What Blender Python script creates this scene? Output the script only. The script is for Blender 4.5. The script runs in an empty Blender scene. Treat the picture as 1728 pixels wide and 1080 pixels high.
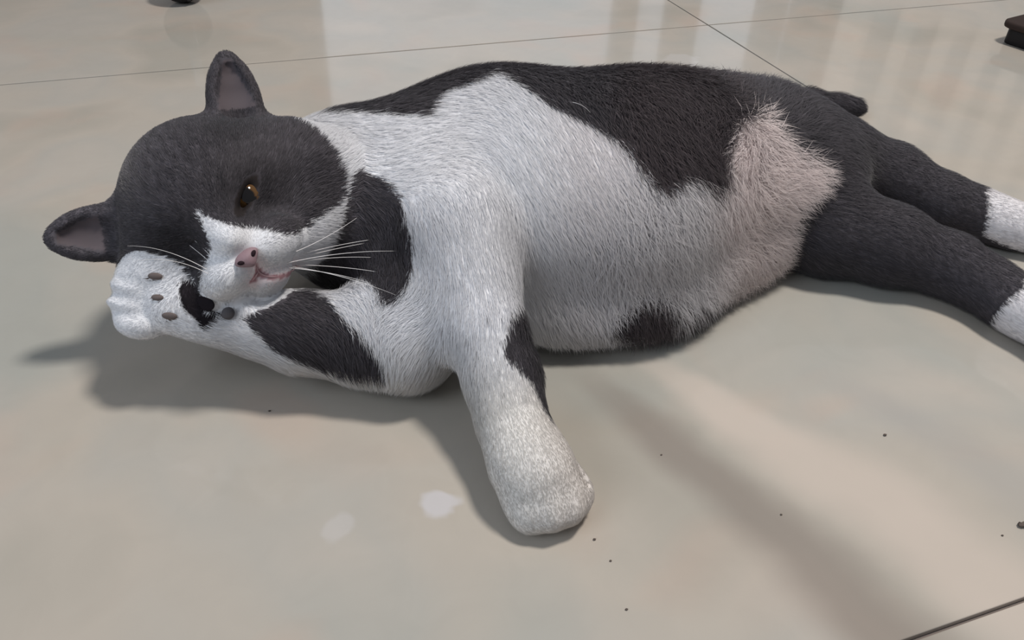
import bpy, math, time
import numpy as np
from mathutils import Matrix, Vector
T0 = time.time()
S = bpy.context.scene
COL = S.collection
rng = np.random.default_rng(7)

# ------------------------------------------------------------------ camera
F_PX = 1400.0
CX, CY = 864.0, 540.0
V1 = (5500.0, -322.0)                       # where the joints running right converge
_A, _B = V1[0] - CX, V1[1] - CY
_x = (-F_PX * F_PX + _A * CX + _B * (.633 * 1115 + CY)) / (_A + .633 * _B)
V2 = (_x, .633 * (_x - 1115))               # where the joints running away converge


def _ray(p):
    return np.array([p[0] - CX, -(p[1] - CY), -F_PX], float)


_X = _ray(V1); _X /= np.linalg.norm(_X)
_Y = _ray(V2); _Y -= (_Y @ _X) * _X; _Y /= np.linalg.norm(_Y)
RW = np.array([_X, _Y, np.cross(_X, _Y)])   # camera axes -> world axes (floor is z = 0, tile joints along x and y)
CAM_H = 0.3385
CAMP = np.array([0, 0, CAM_H])


def at(x, y, z=0.0):
    """the point at height z (metres) that the photograph shows at pixel x, y"""
    r = RW @ _ray((x, y))
    return CAMP + (z - CAM_H) / r[2] * r


def px(P):
    q = (np.atleast_2d(P) - CAMP) @ RW
    return np.stack([CX + F_PX * q[:, 0] / -q[:, 2], CY - F_PX * q[:, 1] / -q[:, 2]], 1)


cam = bpy.data.cameras.new('camera')
cam.sensor_width = 36; cam.lens = F_PX / 1728 * 36; cam.clip_start = .01
cam_o = bpy.data.objects.new('camera', cam); COL.objects.link(cam_o)
m = Matrix.Identity(4)
for i in range(3):
    for j in range(3):
        m[i][j] = RW[i, j]
m.translation = CAMP
cam_o.matrix_world = m
S.camera = cam_o

# ------------------------------------------------------------------ light
S.view_settings.view_transform = 'Standard'
S.view_settings.look = 'None'
S.view_settings.gamma = 1
S.view_settings.use_curve_mapping = False
S.view_settings.exposure = 0.0
world = bpy.data.worlds.new('room_light'); S.world = world; world.use_nodes = True
bg = world.node_tree.nodes['Background']
bg.inputs[0].default_value = (.80, .84, .92, 1); bg.inputs[1].default_value = .27


def area(name, loc, target, size, power, color, size_y=None):
    l = bpy.data.lights.new(name, 'AREA'); l.energy = power; l.color = color
    l.shape = 'DISK' if size_y is None else 'RECTANGLE'; l.size = size
    if size_y: l.size_y = size_y
    o = bpy.data.objects.new(name, l); COL.objects.link(o)
    o.location = loc
    o.rotation_euler = (Vector(target) - Vector(loc)).to_track_quat('-Z', 'Y').to_euler()
    return o


area('ceiling_lamp', (.95, .38, 2.5), (.1, .42, 0), .40, 60, (1.0, .94, .88))
area('fill_light', (-2.3, -.4, 1.9), (.2, .4, 0), 1.6, 36, (.80, .89, 1.0), 1.6)  # added cool fill from the camera side, lifts the belly

# ------------------------------------------------------------------ helpers


def mat(name, rough=.6, color=(.5, .5, .5, 1), spec=.5, sheen=0):
    mt = bpy.data.materials.new(name); mt.use_nodes = True
    b = mt.node_tree.nodes['Principled BSDF']
    b.inputs['Base Color'].default_value = color if len(color) == 4 else (*color, 1)
    b.inputs['Roughness'].default_value = rough
    b.inputs['Specular IOR Level'].default_value = spec
    b.inputs['Sheen Weight'].default_value = sheen
    return mt, mt.node_tree, b


def link_mesh(name, V, Fq, mt, parent=None, smooth=True, loc=None):
    me = bpy.data.meshes.new(name)
    me.from_pydata([tuple(v) for v in V], [], [tuple(f) for f in Fq])
    if smooth: me.polygons.foreach_set('use_smooth', [True] * len(me.polygons))
    me.materials.append(mt); me.update()
    o = bpy.data.objects.new(name, me); COL.objects.link(o)
    if parent: o.parent = parent
    if loc is not None: o.location = loc
    return o


def big_mesh(name, V, Fidx, mt, parent=None, normals=None, colors=None):
    """V (n,3); Fidx (m,k) all faces with k corners"""
    me = bpy.data.meshes.new(name)
    nv, (nf, k) = len(V), Fidx.shape
    me.vertices.add(nv); me.vertices.foreach_set('co', V.astype(np.float32).ravel())
    me.loops.add(nf * k); me.loops.foreach_set('vertex_index', Fidx.astype(np.int32).ravel())
    me.polygons.add(nf)
    me.polygons.foreach_set('loop_start', np.arange(0, nf * k, k, dtype=np.int32))
    me.polygons.foreach_set('use_smooth', np.ones(nf, bool))
    if colors is not None:
        a = me.color_attributes.new('coat', 'FLOAT_COLOR', 'POINT')
        a.data.foreach_set('color', np.concatenate([colors, np.ones((nv, 1))], 1).astype(np.float32).ravel())
    me.update(calc_edges=True)
    if normals is not None:
        me.normals_split_custom_set_from_vertices(normals.astype(np.float32))
    me.materials.append(mt)
    o = bpy.data.objects.new(name, me); COL.objects.link(o)
    if parent: o.parent = parent
    return o


def empty(name, loc):
    o = bpy.data.objects.new(name, None); COL.objects.link(o); o.location = loc; o.empty_display_size = .05
    return o


def inpoly(P, poly):
    """P (n,2) inside polygon?"""
    poly = np.asarray(poly, float); x, y = P[:, 0], P[:, 1]
    c = np.zeros(len(P), bool); j = len(poly) - 1
    for i in range(len(poly)):
        xi, yi = poly[i]; xj, yj = poly[j]
        hit = ((yi > y) != (yj > y)) & (x < (xj - xi) * (y - yi) / (yj - yi + 1e-12) + xi)
        c ^= hit; j = i
    return c


def sstep(a, b, x):
    t = np.clip((x - a) / (b - a), 0, 1); return t * t * (3 - 2 * t)


# ------------------------------------------------------------------ setting: floor of large polished tiles
TW, TD, GAP = 1.6, 0.8, 0.0022
J = at(1195, 42)                            # the joint crossing seen behind the back of the cat
floor_mat, nt, b = mat('polished_tile', .09, spec=.5)
N, L = nt.nodes, nt.links
geo = N.new('ShaderNodeNewGeometry')


def noise(scale, detail, dist=0, rough=.55, off=(0, 0, 0), vscale=(1, 1, 1)):
    mp = N.new('ShaderNodeMapping'); mp.inputs['Location'].default_value = off; mp.inputs['Scale'].default_value = vscale
    L.new(geo.outputs['Position'], mp.inputs[0])
    n = N.new('ShaderNodeTexNoise'); n.inputs['Scale'].default_value = scale; n.inputs['Detail'].default_value = detail
    n.inputs['Distortion'].default_value = dist; n.inputs['Roughness'].default_value = rough
    L.new(mp.outputs[0], n.inputs['Vector']); return n


def ramp(src, stops):
    r = N.new('ShaderNodeValToRGB'); L.new(src, r.inputs[0])
    e = r.color_ramp.elements
    while len(e) < len(stops): e.new(.5)
    for el, (p, c) in zip(e, stops):
        el.position = p; el.color = c if len(c) == 4 else (*c, 1)
    return r


def mixc(fac, a, bb, blend='MIX'):
    x = N.new('ShaderNodeMix'); x.data_type = 'RGBA'; x.blend_type = blend
    for s, v in ((x.inputs[0], fac), (x.inputs[6], a), (x.inputs[7], bb)):
        if isinstance(v, (int, float)): s.default_value = v
        elif isinstance(v, tuple): s.default_value = v
        else: L.new(v, s)
    return x.outputs[2]


def math_(op, a, bb=None, c=None):
    x = N.new('ShaderNodeMath'); x.operation = op
    for s, v in zip(x.inputs, (a, bb, c)):
        if v is None: continue
        if isinstance(v, (int, float)): s.default_value = v
        else: L.new(v, s)
    return x.outputs[0]


base = ramp(noise(5.5, 2, .3).outputs[0], [(.34, (.345, .322, .280)), (.46, (.400, .365, .318)), (.56, (.378, .358, .322)), (.68, (.425, .386, .340))])
cool = ramp(noise(4.2, 2, .4, off=(3, 1, 0)).outputs[0], [(.50, (0, 0, 0)), (.66, (1, 1, 1))])
col = mixc(math_('MULTIPLY', cool.outputs[0], .7), base.outputs[0], (.315, .325, .300, 1))
warm = ramp(noise(8.5, 2, .4, off=(-2, 5, 0)).outputs[0], [(.56, (0, 0, 0)), (.70, (1, 1, 1))])
col = mixc(math_('MULTIPLY', warm.outputs[0], .42), col, (.44, .345, .285, 1))
fine = ramp(noise(30, 4, 1.4, off=(1, 1, 4)).outputs[0], [(.35, (.985, .985, .985)), (.62, (1.01, 1.01, 1.01))])
col = mixc(1.0, col, fine.outputs[0], 'MULTIPLY')
# broad dark and pale bands in the colour of the near tile
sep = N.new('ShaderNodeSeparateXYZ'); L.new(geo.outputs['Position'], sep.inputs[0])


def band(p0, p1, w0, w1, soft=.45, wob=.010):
    """mask of a band on the floor from p0 to p1 with half widths w0, w1"""
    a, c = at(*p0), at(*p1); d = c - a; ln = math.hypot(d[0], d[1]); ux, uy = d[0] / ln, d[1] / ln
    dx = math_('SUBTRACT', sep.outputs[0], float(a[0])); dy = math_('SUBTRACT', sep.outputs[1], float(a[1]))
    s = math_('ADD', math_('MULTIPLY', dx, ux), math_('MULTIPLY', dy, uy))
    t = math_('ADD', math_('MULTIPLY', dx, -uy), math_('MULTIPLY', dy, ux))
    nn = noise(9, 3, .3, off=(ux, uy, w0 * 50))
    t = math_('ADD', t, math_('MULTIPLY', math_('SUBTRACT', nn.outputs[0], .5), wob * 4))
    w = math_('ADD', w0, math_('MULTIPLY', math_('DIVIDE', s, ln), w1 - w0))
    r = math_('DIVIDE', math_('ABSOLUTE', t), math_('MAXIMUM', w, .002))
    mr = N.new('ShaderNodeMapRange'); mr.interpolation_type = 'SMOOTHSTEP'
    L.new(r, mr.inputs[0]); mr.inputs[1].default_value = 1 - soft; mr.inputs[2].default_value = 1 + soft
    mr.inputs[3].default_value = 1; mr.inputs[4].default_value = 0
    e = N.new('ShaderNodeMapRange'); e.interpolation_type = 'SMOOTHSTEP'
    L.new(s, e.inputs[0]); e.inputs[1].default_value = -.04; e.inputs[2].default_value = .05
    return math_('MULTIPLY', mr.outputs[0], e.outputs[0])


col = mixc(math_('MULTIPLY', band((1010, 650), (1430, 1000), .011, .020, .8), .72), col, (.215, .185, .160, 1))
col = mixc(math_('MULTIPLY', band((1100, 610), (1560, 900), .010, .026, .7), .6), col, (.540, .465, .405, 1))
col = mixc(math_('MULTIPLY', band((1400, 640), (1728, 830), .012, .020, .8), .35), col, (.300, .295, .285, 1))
col = mixc(math_('MULTIPLY', band((715, 850), (768, 848), .007, .007, .5, .004), .0), col, (.62, .62, .66, 1))


def patch(p, rx, amt, color):
    """an irregular pale cloud in the tile colour"""
    global col
    q = at(*p)
    dx = math_('SUBTRACT', sep.outputs[0], float(q[0])); dy = math_('SUBTRACT', sep.outputs[1], float(q[1]))
    r = math_('SQRT', math_('ADD', math_('MULTIPLY', dx, dx), math_('MULTIPLY', dy, dy)))
    nn = noise(45, 2, .3, off=(p[0] * .01, 0, 0))
    r = math_('ADD', r, math_('MULTIPLY', math_('SUBTRACT', nn.outputs[0], .5), rx * 1.8))
    mr = N.new('ShaderNodeMapRange'); mr.interpolation_type = 'SMOOTHSTEP'
    L.new(r, mr.inputs[0]); mr.inputs[1].default_value = rx * .7; mr.inputs[2].default_value = rx * 1.15
    mr.inputs[3].default_value = amt; mr.inputs[4].default_value = 0
    col = mixc(mr.outputs[0], col, color)


patch((740, 850), .010, .5, (.55, .55, .60, 1))
patch((572, 893), .009, .25, (.52, .51, .53, 1))
patch((1150, 100), .02, .2, (.60, .59, .62, 1))
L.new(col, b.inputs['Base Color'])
rr = ramp(noise(3, 3).outputs[0], [(.3, (.06, .06, .06)), (.7, (.09, .09, .09))])
L.new(rr.outputs[0], b.inputs['Roughness'])

grout_mat, gnt, gb = mat('tile_grout', .9, (.16, .13, .115))
floor = link_mesh('floor', [(-4, -2.4, -.0035), (5, -2.4, -.0035), (5, 5, -.0035), (-4, 5, -.0035)], [(0, 1, 2, 3)], grout_mat, smooth=False)
floor['kind'] = 'structure'


def slab(w, d, h, bev):
    V = []
    for z, i in ((-h, 0), (-bev, 0), (-bev * .3, bev * .3), (0, bev)):
        V += [(i, i, z), (w - i, i, z), (w - i, d - i, z), (i, d - i, z)]
    Fq = [(4 * k + a, 4 * k + (a + 1) % 4, 4 * k + 4 + (a + 1) % 4, 4 * k + 4 + a) for k in range(3) for a in range(4)]
    return V, Fq + [(12, 13, 14, 15)]


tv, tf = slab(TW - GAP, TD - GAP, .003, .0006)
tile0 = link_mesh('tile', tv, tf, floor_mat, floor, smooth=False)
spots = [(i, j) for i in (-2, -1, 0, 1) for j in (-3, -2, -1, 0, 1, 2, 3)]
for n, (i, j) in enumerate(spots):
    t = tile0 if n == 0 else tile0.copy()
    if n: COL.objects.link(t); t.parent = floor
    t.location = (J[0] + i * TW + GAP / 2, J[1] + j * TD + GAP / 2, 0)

# walls that the polished floor mirrors
wall_mat, wnt, wb = mat('painted_wall', .8, (.62, .60, .58))
nz = wnt.nodes.new('ShaderNodeTexNoise'); nz.inputs['Scale'].default_value = 60
bp = wnt.nodes.new('ShaderNodeBump'); bp.inputs['Strength'].default_value = .1
wnt.links.new(nz.outputs[0], bp.inputs['Height']); wnt.links.new(bp.outputs[0], wb.inputs['Normal'])


def box(name, lo, hi, mt, parent=None):
    x0, y0, z0 = lo; x1, y1, z1 = hi
    V = [(x0, y0, z0), (x1, y0, z0), (x1, y1, z0), (x0, y1, z0), (x0, y0, z1), (x1, y0, z1), (x1, y1, z1), (x0, y1, z1)]
    return link_mesh(name, V, [(0, 3, 2, 1), (4, 5, 6, 7), (0, 1, 5, 4), (1, 2, 6, 5), (2, 3, 7, 6), (3, 0, 4, 7)], mt, parent, smooth=False)


WY = 3.2
wall_dark, _, _ = mat('taupe_wall', .8, (.30, .25, .22))
w = box('wall_back', (-4, WY + .05, 0), (5.6, WY + .2, 2.7), wall_dark); w['kind'] = 'structure'
frame_mat, _, _ = mat('window_frame', .6, (.34, .32, .31))
glass_mat, gnt2, gb2 = mat('daylit_frosted_glass', .5, (.75, .80, .85))
gb2.inputs['Emission Color'].default_value = (.80, .86, 1.0, 1); gb2.inputs['Emission Strength'].default_value = .34
panel_mat, _, _ = mat('cream_blind_slat', .7, (.80, .74, .68))
win = box('window_1', (.42, WY + .02, .02), (2.72, WY + .045, 2.3), glass_mat); win['kind'] = 'structure'
for x0, x1 in ((1.62, 1.71), (1.87, 2.01), (2.33, 2.46), (2.52, 2.66)):
    box('mullion', (x0, WY - .05, .0), (x1, WY + .02, 2.35), frame_mat, win)
box('window_frame', (.42, WY - .03, 2.3), (2.72, WY + .045, 2.38), frame_mat, win)
# tall slats of a vertical blind further right, each turned a little
rail = box('trim_1', (2.80, WY - .12, 2.42), (5.5, WY - .02, 2.48), frame_mat); rail['kind'] = 'structure'
glass2, _, g2 = mat('daylit_warm_glass', .5, (.62, .58, .54))
g2.inputs['Emission Color'].default_value = (1, .93, .87, 1); g2.inputs['Emission Strength'].default_value = .22
win2 = box('window_2', (2.84, WY + .02, .0), (5.5, WY + .045, 2.4), glass2); win2['kind'] = 'structure'
for i in range(10):
    x0 = 2.86 + .262 * i; VV = []; nseg = 8
    for z_ in (.80 + .06 * i, 2.42):                      # each slat is a shallow curve, turned a little
        for off in (0, .005):
            for k in range(nseg + 1):
                u_ = .248 * k / nseg
                VV.append((x0 + u_, WY - .15 + .10 * (u_ / .248) ** 2 + off, z_))
    m1 = nseg + 1; FF = []
    for k in range(nseg):
        FF += [(k, k + 1, 2 * m1 + k + 1, 2 * m1 + k), (m1 + k + 1, m1 + k, 3 * m1 + k, 3 * m1 + k + 1), (k, m1 + k, m1 + k + 1, k + 1), (2 * m1 + k, 2 * m1 + k + 1, 3 * m1 + k + 1, 3 * m1 + k)]
    FF += [(0, 2 * m1, 3 * m1, m1), (nseg, m1 + nseg, 3 * m1 + nseg, 2 * m1 + nseg)]
    link_mesh('slat', VV, FF, panel_mat, rail, smooth=False)

# ------------------------------------------------------------------ the cat: signed distance shapes meshed as one skin
VS = .0017                                   # voxel
GLO = np.array([-.17, .19, -.004]); GHI = np.array([.66, .70, .215])
dims = np.ceil((GHI - GLO) / VS).astype(int)
field = np.full(dims, 1.0, np.float32)
ax = [GLO[i] + VS * np.arange(dims[i]) for i in range(3)]


def nrm(v):
    v = np.asarray(v, float); return v / np.linalg.norm(v)


def region(lo, hi, pad):
    i0 = np.clip(((lo - pad - GLO) / VS).astype(int), 0, dims); i1 = np.clip(((hi + pad - GLO) / VS).astype(int) + 2, 0, dims)
    sl = tuple(slice(a, c) for a, c in zip(i0, i1))
    g = np.meshgrid(*[ax[i][sl[i]] for i in range(3)], indexing='ij')
    return sl, np.stack(g, -1).astype(np.float32)


def smin(a, d, k):
    h = np.maximum(k - np.abs(a - d), 0) / k
    return np.minimum(a, d) - h * h * k * .25


def smax(a, d, k): return -smin(-a, -d, k)


def put(sl, d, k, op='add'):
    f = field[sl]
    field[sl] = smin(f, d, k) if op == 'add' else smax(f, -d, k)


def ell_d(P, c, B, r):
    q = (P - c.astype(np.float32)) @ B.T.astype(np.float32)
    r = np.asarray(r, np.float32)
    k0 = np.linalg.norm(q / r, axis=-1); k1 = np.linalg.norm(q / (r * r), axis=-1)
    return k0 * (k0 - 1) / np.maximum(k1, 1e-6)


def basis(a, up):
    a = nrm(a); u = nrm(np.asarray(up, float) - (np.asarray(up, float) @ a) * a); return np.array([a, np.cross(u, a), u])


def ell(c, r, B=None, k=.02, op='add'):
    c = np.asarray(c, float); B = np.eye(3) if B is None else B
    R = max(r); sl, P = region(c - R, c + R, k + .004)
    put(sl, ell_d(P, c, B, r), k, op)


def cone_d(P, a, c, r0, r1, flat=None):
    """rounded cone; flat = (unit axis, factor) squashes the section along that axis"""
    ba = (c - a).astype(np.float32); pa = P - a.astype(np.float32)
    t = np.clip((pa @ ba) / (ba @ ba), 0, 1)
    d = pa - t[..., None] * ba
    if flat is not None:
        n = flat[0].astype(np.float32); s = d @ n
        d = d + (s * (1 / flat[1] - 1))[..., None] * n
        return (np.linalg.norm(d, axis=-1) - (r0 + (r1 - r0) * t)) * min(1, flat[1] + .25)
    return np.linalg.norm(d, axis=-1) - (r0 + (r1 - r0) * t)


def chain(pts, k=.015, op='add', flat=None):
    """pts: list of (point, radius)"""
    for (a, r0), (c, r1) in zip(pts[:-1], pts[1:]):
        a = np.asarray(a, float); c = np.asarray(c, float); R = max(r0, r1)
        sl, P = region(np.minimum(a, c) - R, np.maximum(a, c) + R, k + .004)
        put(sl, cone_d(P, a, c, r0, r1, flat), k, op)


# --- trunk
UP = np.array([0, 0, 1.])
body_dir = at(1290, 280, .06) - at(780, 330, .06); body_dir[2] = 0
TB = basis(body_dir, UP)
ell(at(600, 330, .062), (.066, .066, .054), TB, .03)             # neck
ell(at(735, 350, .057), (.088, .086, .059), TB, .03)             # chest
ell(at(835, 305, .064), (.080, .094, .072), TB, .03)             # shoulders
ell(at(970, 318, .063), (.105, .098, .070), TB, .03)             # ribs
ell(at(1110, 290, .060), (.096, .083, .069), TB, .03)            # belly
ell(at(1275, 272, .054), (.085, .080, .054), TB, .03)            # hips
ell(at(1010, 500, .022), (.070, .035, .022), TB, .03)
ell(at(1262, 405, .026), (.030, .022, .022), TB, .02)
ell(at(1105, 448, .024), (.062, .026, .024), TB, .03)            # loose belly skin
# --- hind legs
chain([(at(1290, 262, .058), .046), (at(1410, 276, .046), .032), (at(1500, 305, .034), .0272), (at(1590, 344, .024), .0210),
       (at(1650, 361, .0190), .0175), (at(1700, 380, .017), .0160), (at(1800, 405, .017), .019)], .015)
chain([(at(1290, 338, .036), .036), (at(1400, 384, .032), .032), (at(1500, 414, .028), .0265), (at(1600, 448, .022), .0208),
       (at(1670, 486, .0185), .0178), (at(1720, 520, .018), .0165), (at(1810, 575, .018), .019)], .015)
# --- tail behind the rump
chain([(at(1290, 262, .055), .030), (at(1340, 200, .028), .0180), (at(1365, 172, .014), .0120), (at(1415, 179, .0115), .0105), (at(1443, 182, .0110), .0100)], .01)
# --- near foreleg reaching to the viewer
chain([(at(715, 290, .082), .042), (at(770, 400, .078), .033), (at(795, 480, .064), .0240), (at(820, 560, .052), .0195), (at(848, 640, .039), .0180),
       (at(864, 712, .029), .0165)], .014)
chain([(at(864, 712, .029), .0165), (at(893, 780, .0220), .0190), (at(908, 806, .0195), .0200)], .012)
pd = nrm(at(945, 890, .01) - at(895, 785, .02)); PB = basis(pd, UP)
for dx, dz, fw, rad in ((-.0145, -.002, .006, .0095), (-.0052, .0015, .0125, .0100), (.0052, .0015, .0125, .0100), (.0145, -.002, .007, .0095)):
    c = at(918, 815, .0155) + PB[1] * dx * -1 + pd * fw; c[2] = .0125 + dz
    ell(c, (.0145, rad, .0115), PB, .006)
print('paw axis', PB)
# --- far foreleg folded under the head, palm to the viewer
ARMPTS = [(at(690, 580, .028), .0240), (at(600, 570, .032), .0240), (at(500, 560, .038), .0210), (at(420, 542, .045), .0165),
          (at(350, 528, .052), .0140), (at(295, 515, .057), .0160)]
ell(at(700, 520, .040), (.052, .036, .034), basis(at(690, 600, .03) - at(740, 430, .05), UP), .02)
chain(ARMPTS, .014)
FB = basis(at(245, 505, .045) - at(330, 522, .043), -RW[:, 2] * -1)
pc = at(272, 511, .060)
for u, v, rad in ((.0100, .0140, .0085), (.0165, .0050, .0098), (.0150, -.0055, .0098), (.0070, -.0140, .0085)):
    ell(pc + FB[0] * u + FB[1] * v, (.0140, rad, .0110), FB, .003)
for v in (.0095, .0000, -.0095):
    chain([(pc + FB[0] * .004 + FB[1] * v * .9 + FB[2] * .0120, .0012), (pc + FB[0] * .020 + FB[1] * v + FB[2] * .0110, .0020), (pc + FB[0] * .0300 + FB[1] * v * 1.05 + FB[2] * .0030, .0022), (pc + FB[0] * .032 + FB[1] * v - FB[2] * .006, .0018)], .004, 'sub')
for v in (.0100, .0000, -.0100):
    b0 = at(918, 815, 0) + PB[1] * v
    chain([(b0 + pd * a_ + UP * z_, r_) for a_, z_, r_ in ((.013, .0325, .0008), (.0215, .0262, .0017), (.0285, .0150, .0020), (.0300, .0050, .0016))], .003, 'sub')
print('limbs', time.time() - T0)

# --- head
HS = 1.00                                   # head size
HC = at(378, 382, .080)
HR = nrm(RW @ np.array([.749, .644, -.157]))
HF = RW @ np.array([.288, -.103, .952]); HF = nrm(HF - (HF @ HR) * HR)
HU = RW @ np.array([-.597, .758, .262]); HU = nrm(HU - (HU @ HR) * HR - (HU @ HF) * HF)
HB = np.array([HR, HF, HU])                 # rows: across (to the upper ear), forward (nose), crown


def hp(r, f, u): return HC + (HR * r + HF * f + HU * u) * HS


ell(hp(.003, -.006, .010), (.051, .048, .046), HB, .02)
ell(hp(.003, -.012, .028), (.041, .040, .037), HB, .02)             # crown
ell(hp(.049, -.004, -.002), (.035, .034, .035), HB, .02)
ell(hp(.031, .014, -.027), (.025, .024, .021), HB, .014)          # jowls
ell(hp(-.028, .014, -.025), (.021, .022, .018), HB, .014)          # cheeks
ell(hp(-.036, -.002, -.006), (.029, .030, .028), HB, .02)
ell(hp(0, .018, .018), (.036, .032, .028), HB, .02)              # brow
ell(hp(0, .038, -.008), (.014, .026, .014), HB, .014)            # bridge
ell(hp(.0135, .043, -.0230), (.0185, .0170, .0140), HB, .006)    # whisker pads
ell(hp(-.0130, .043, -.0225), (.0170, .0170, .0125), HB, .006)
ell(hp(.002, .037, -.0365), (.0140, .015, .0095), HB, .004)            # chin
# mouth: a groove below each pad, and the split under the nose
def mouth(s): return [hp(0, .0600, -.0295), hp(s * .006, .0590, -.0350), hp(s * .0130, .0555, -.0392), hp(s * .0205, .0490, -.0410)]


for s in (-1, 1):
    chain(list(zip(mouth(s), (.0018, .0022, .0022, .0014))), .003, 'sub')
chain([(hp(0, .0630, -.0235), .0010), (hp(0, .0605, -.0300), .0011)], .004, 'sub')
# the upper eye is half shut, the lower one closed
SLANT = nrm(HR * .877 + HU * .48); EB = np.array([SLANT, HF, nrm(np.cross(SLANT, HF))])
EYES = [hp(-.0225, .0425, .0045), hp(.0208, .0425, .0040)]
ell(EYES[1] + HF * .004, (.0100, .009, .0024), EB, .003, 'sub')
SL2 = nrm(HR * .877 - HU * .48)
chain([(hp(-.031, .0395, .0065), .0007), (hp(-.022, .0450, .0020), .0010), (hp(-.0135, .0460, .0010), .0007)], .003, 'sub')


def ear(base, tip, turn, r0):
    base, tip = hp(*base), hp(*tip); tipd = nrm(tip - base); ln = np.linalg.norm(tip - base)
    n = nrm(HF * .90 + HR * turn); n = nrm(n - (n @ tipd) * tipd)      # where the ear opens to
    chain([(base - tipd * .004, r0), (base + tipd * ln * .38, r0 * .74), (base + tipd * ln * .70, r0 * .47), (tip - tipd * .004, .0045)], .008, 'add', (n, .50))
    chain([(base + tipd * .004 + n * r0 * .38, r0 * .52), (base + tipd * ln * .38 + n * r0 * .30, r0 * .50), (base + tipd * ln * .68 + n * r0 * .19, r0 * .28), (tip - tipd * .008 + n * .0028, .0016)],
          .003, 'sub', (n, .50))
    return base, tipd, n, ln, r0


EARS = [ear((-.050, -.006, .036), (-.0785, -.006, .053), -.10, .0180), ear((.0475, -.006, .044), (.0660, -.008, .0765), .15, .0178)]
# rest on the floor
sl, P = region(GLO, GHI, 0)
field = smax(field, (.0012 - P[..., 2]), .004); del P
print('field', time.time() - T0)


def surface_nets(f, lo, h):
    ins = f < 0
    a = ins[:-1, :-1, :-1]
    cnt = np.zeros(a.shape, np.int8)
    for i in (0, 1):
        for j in (0, 1):
            for k in (0, 1):
                cnt += ins[i:i + a.shape[0], j:j + a.shape[1], k:k + a.shape[2]]
    cells = np.argwhere((cnt > 0) & (cnt < 8)); del cnt
    idx = np.full(a.shape, -1, np.int32); idx[tuple(cells.T)] = np.arange(len(cells))
    acc = np.zeros((len(cells), 3)); n = np.zeros(len(cells))
    corners = [(i, j, k) for i in (0, 1) for j in (0, 1) for k in (0, 1)]
    vals = {c: f[cells[:, 0] + c[0], cells[:, 1] + c[1], cells[:, 2] + c[2]] for c in corners}
    for c in corners:
        for axi in range(3):
            if c[axi]: continue
            d = list(c); d[axi] = 1; d = tuple(d)
            va, vb = vals[c], vals[d]; cr = (va < 0) != (vb < 0)
            t = np.where(cr, va / np.where(va - vb == 0, 1, va - vb), 0)
            p = np.array(c, float)[None, :] + np.zeros((len(cells), 3)); p[:, axi] += t
            acc[cr] += p[cr]; n[cr] += 1
    V = lo + h * (cells + acc / n[:, None])
    quads = []
    for axi in range(3):
        o = [i for i in range(3) if i != axi]
        s0 = [slice(1, -1)] * 3; s0[axi] = slice(0, -1); s1 = list(s0); s1[axi] = slice(1, None)
        A = ins[tuple(s0)]; Bq = ins[tuple(s1)]
        e = np.argwhere(A != Bq); base = e.copy(); base[:, o[0]] += 1; base[:, o[1]] += 1
        flip = ~A[tuple(e.T)]
        def ci(d0, d1):
            q = base.copy(); q[:, o[0]] -= d0; q[:, o[1]] -= d1; return idx[tuple(q.T)]
        q = np.stack([ci(1, 1), ci(0, 1), ci(0, 0), ci(1, 0)], 1)
        if axi == 1: flip = ~flip
        q[flip] = q[flip][:, ::-1]; quads.append(q)
    return V, np.concatenate(quads)


V, Q = surface_nets(field, GLO, VS)


def smooth(V, Q, n, amt=.5):
    E = np.concatenate([Q[:, [0, 1]], Q[:, [1, 2]], Q[:, [2, 3]], Q[:, [3, 0]]])
    for _ in range(n):
        acc = np.zeros_like(V); c = np.zeros(len(V))
        for k in range(3):
            acc[:, k] = np.bincount(E[:, 0], V[E[:, 1], k], len(V)) + np.bincount(E[:, 1], V[E[:, 0], k], len(V))
        c = np.bincount(E[:, 0], minlength=len(V)) + np.bincount(E[:, 1], minlength=len(V))
        V = V + amt * (acc / np.maximum(c, 1)[:, None] - V)
    return V


V = smooth(V, Q, 2)


def vnormals(V, Q):
    fn = np.cross(V[Q[:, 2]] - V[Q[:, 0]], V[Q[:, 3]] - V[Q[:, 1]])
    Nn = np.zeros_like(V)
    for k in range(3):
        for c in range(4): Nn[:, k] += np.bincount(Q[:, c], fn[:, k], len(V))
    return Nn / np.maximum(np.linalg.norm(Nn, axis=1), 1e-12)[:, None], np.linalg.norm(fn, axis=1) / 2


VN, FA = vnormals(V, Q)
print('skin', len(V), time.time() - T0)

from mathutils.bvhtree import BVHTree
body_bvh = BVHTree.FromPolygons(V.tolist(), Q.tolist())


def onto(p):
    """where the line of sight through p meets the skin"""
    hit = body_bvh.ray_cast(Vector(CAMP), Vector(nrm(RW @ _ray(p))))
    return np.array(hit[0]), np.array(hit[1])


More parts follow.
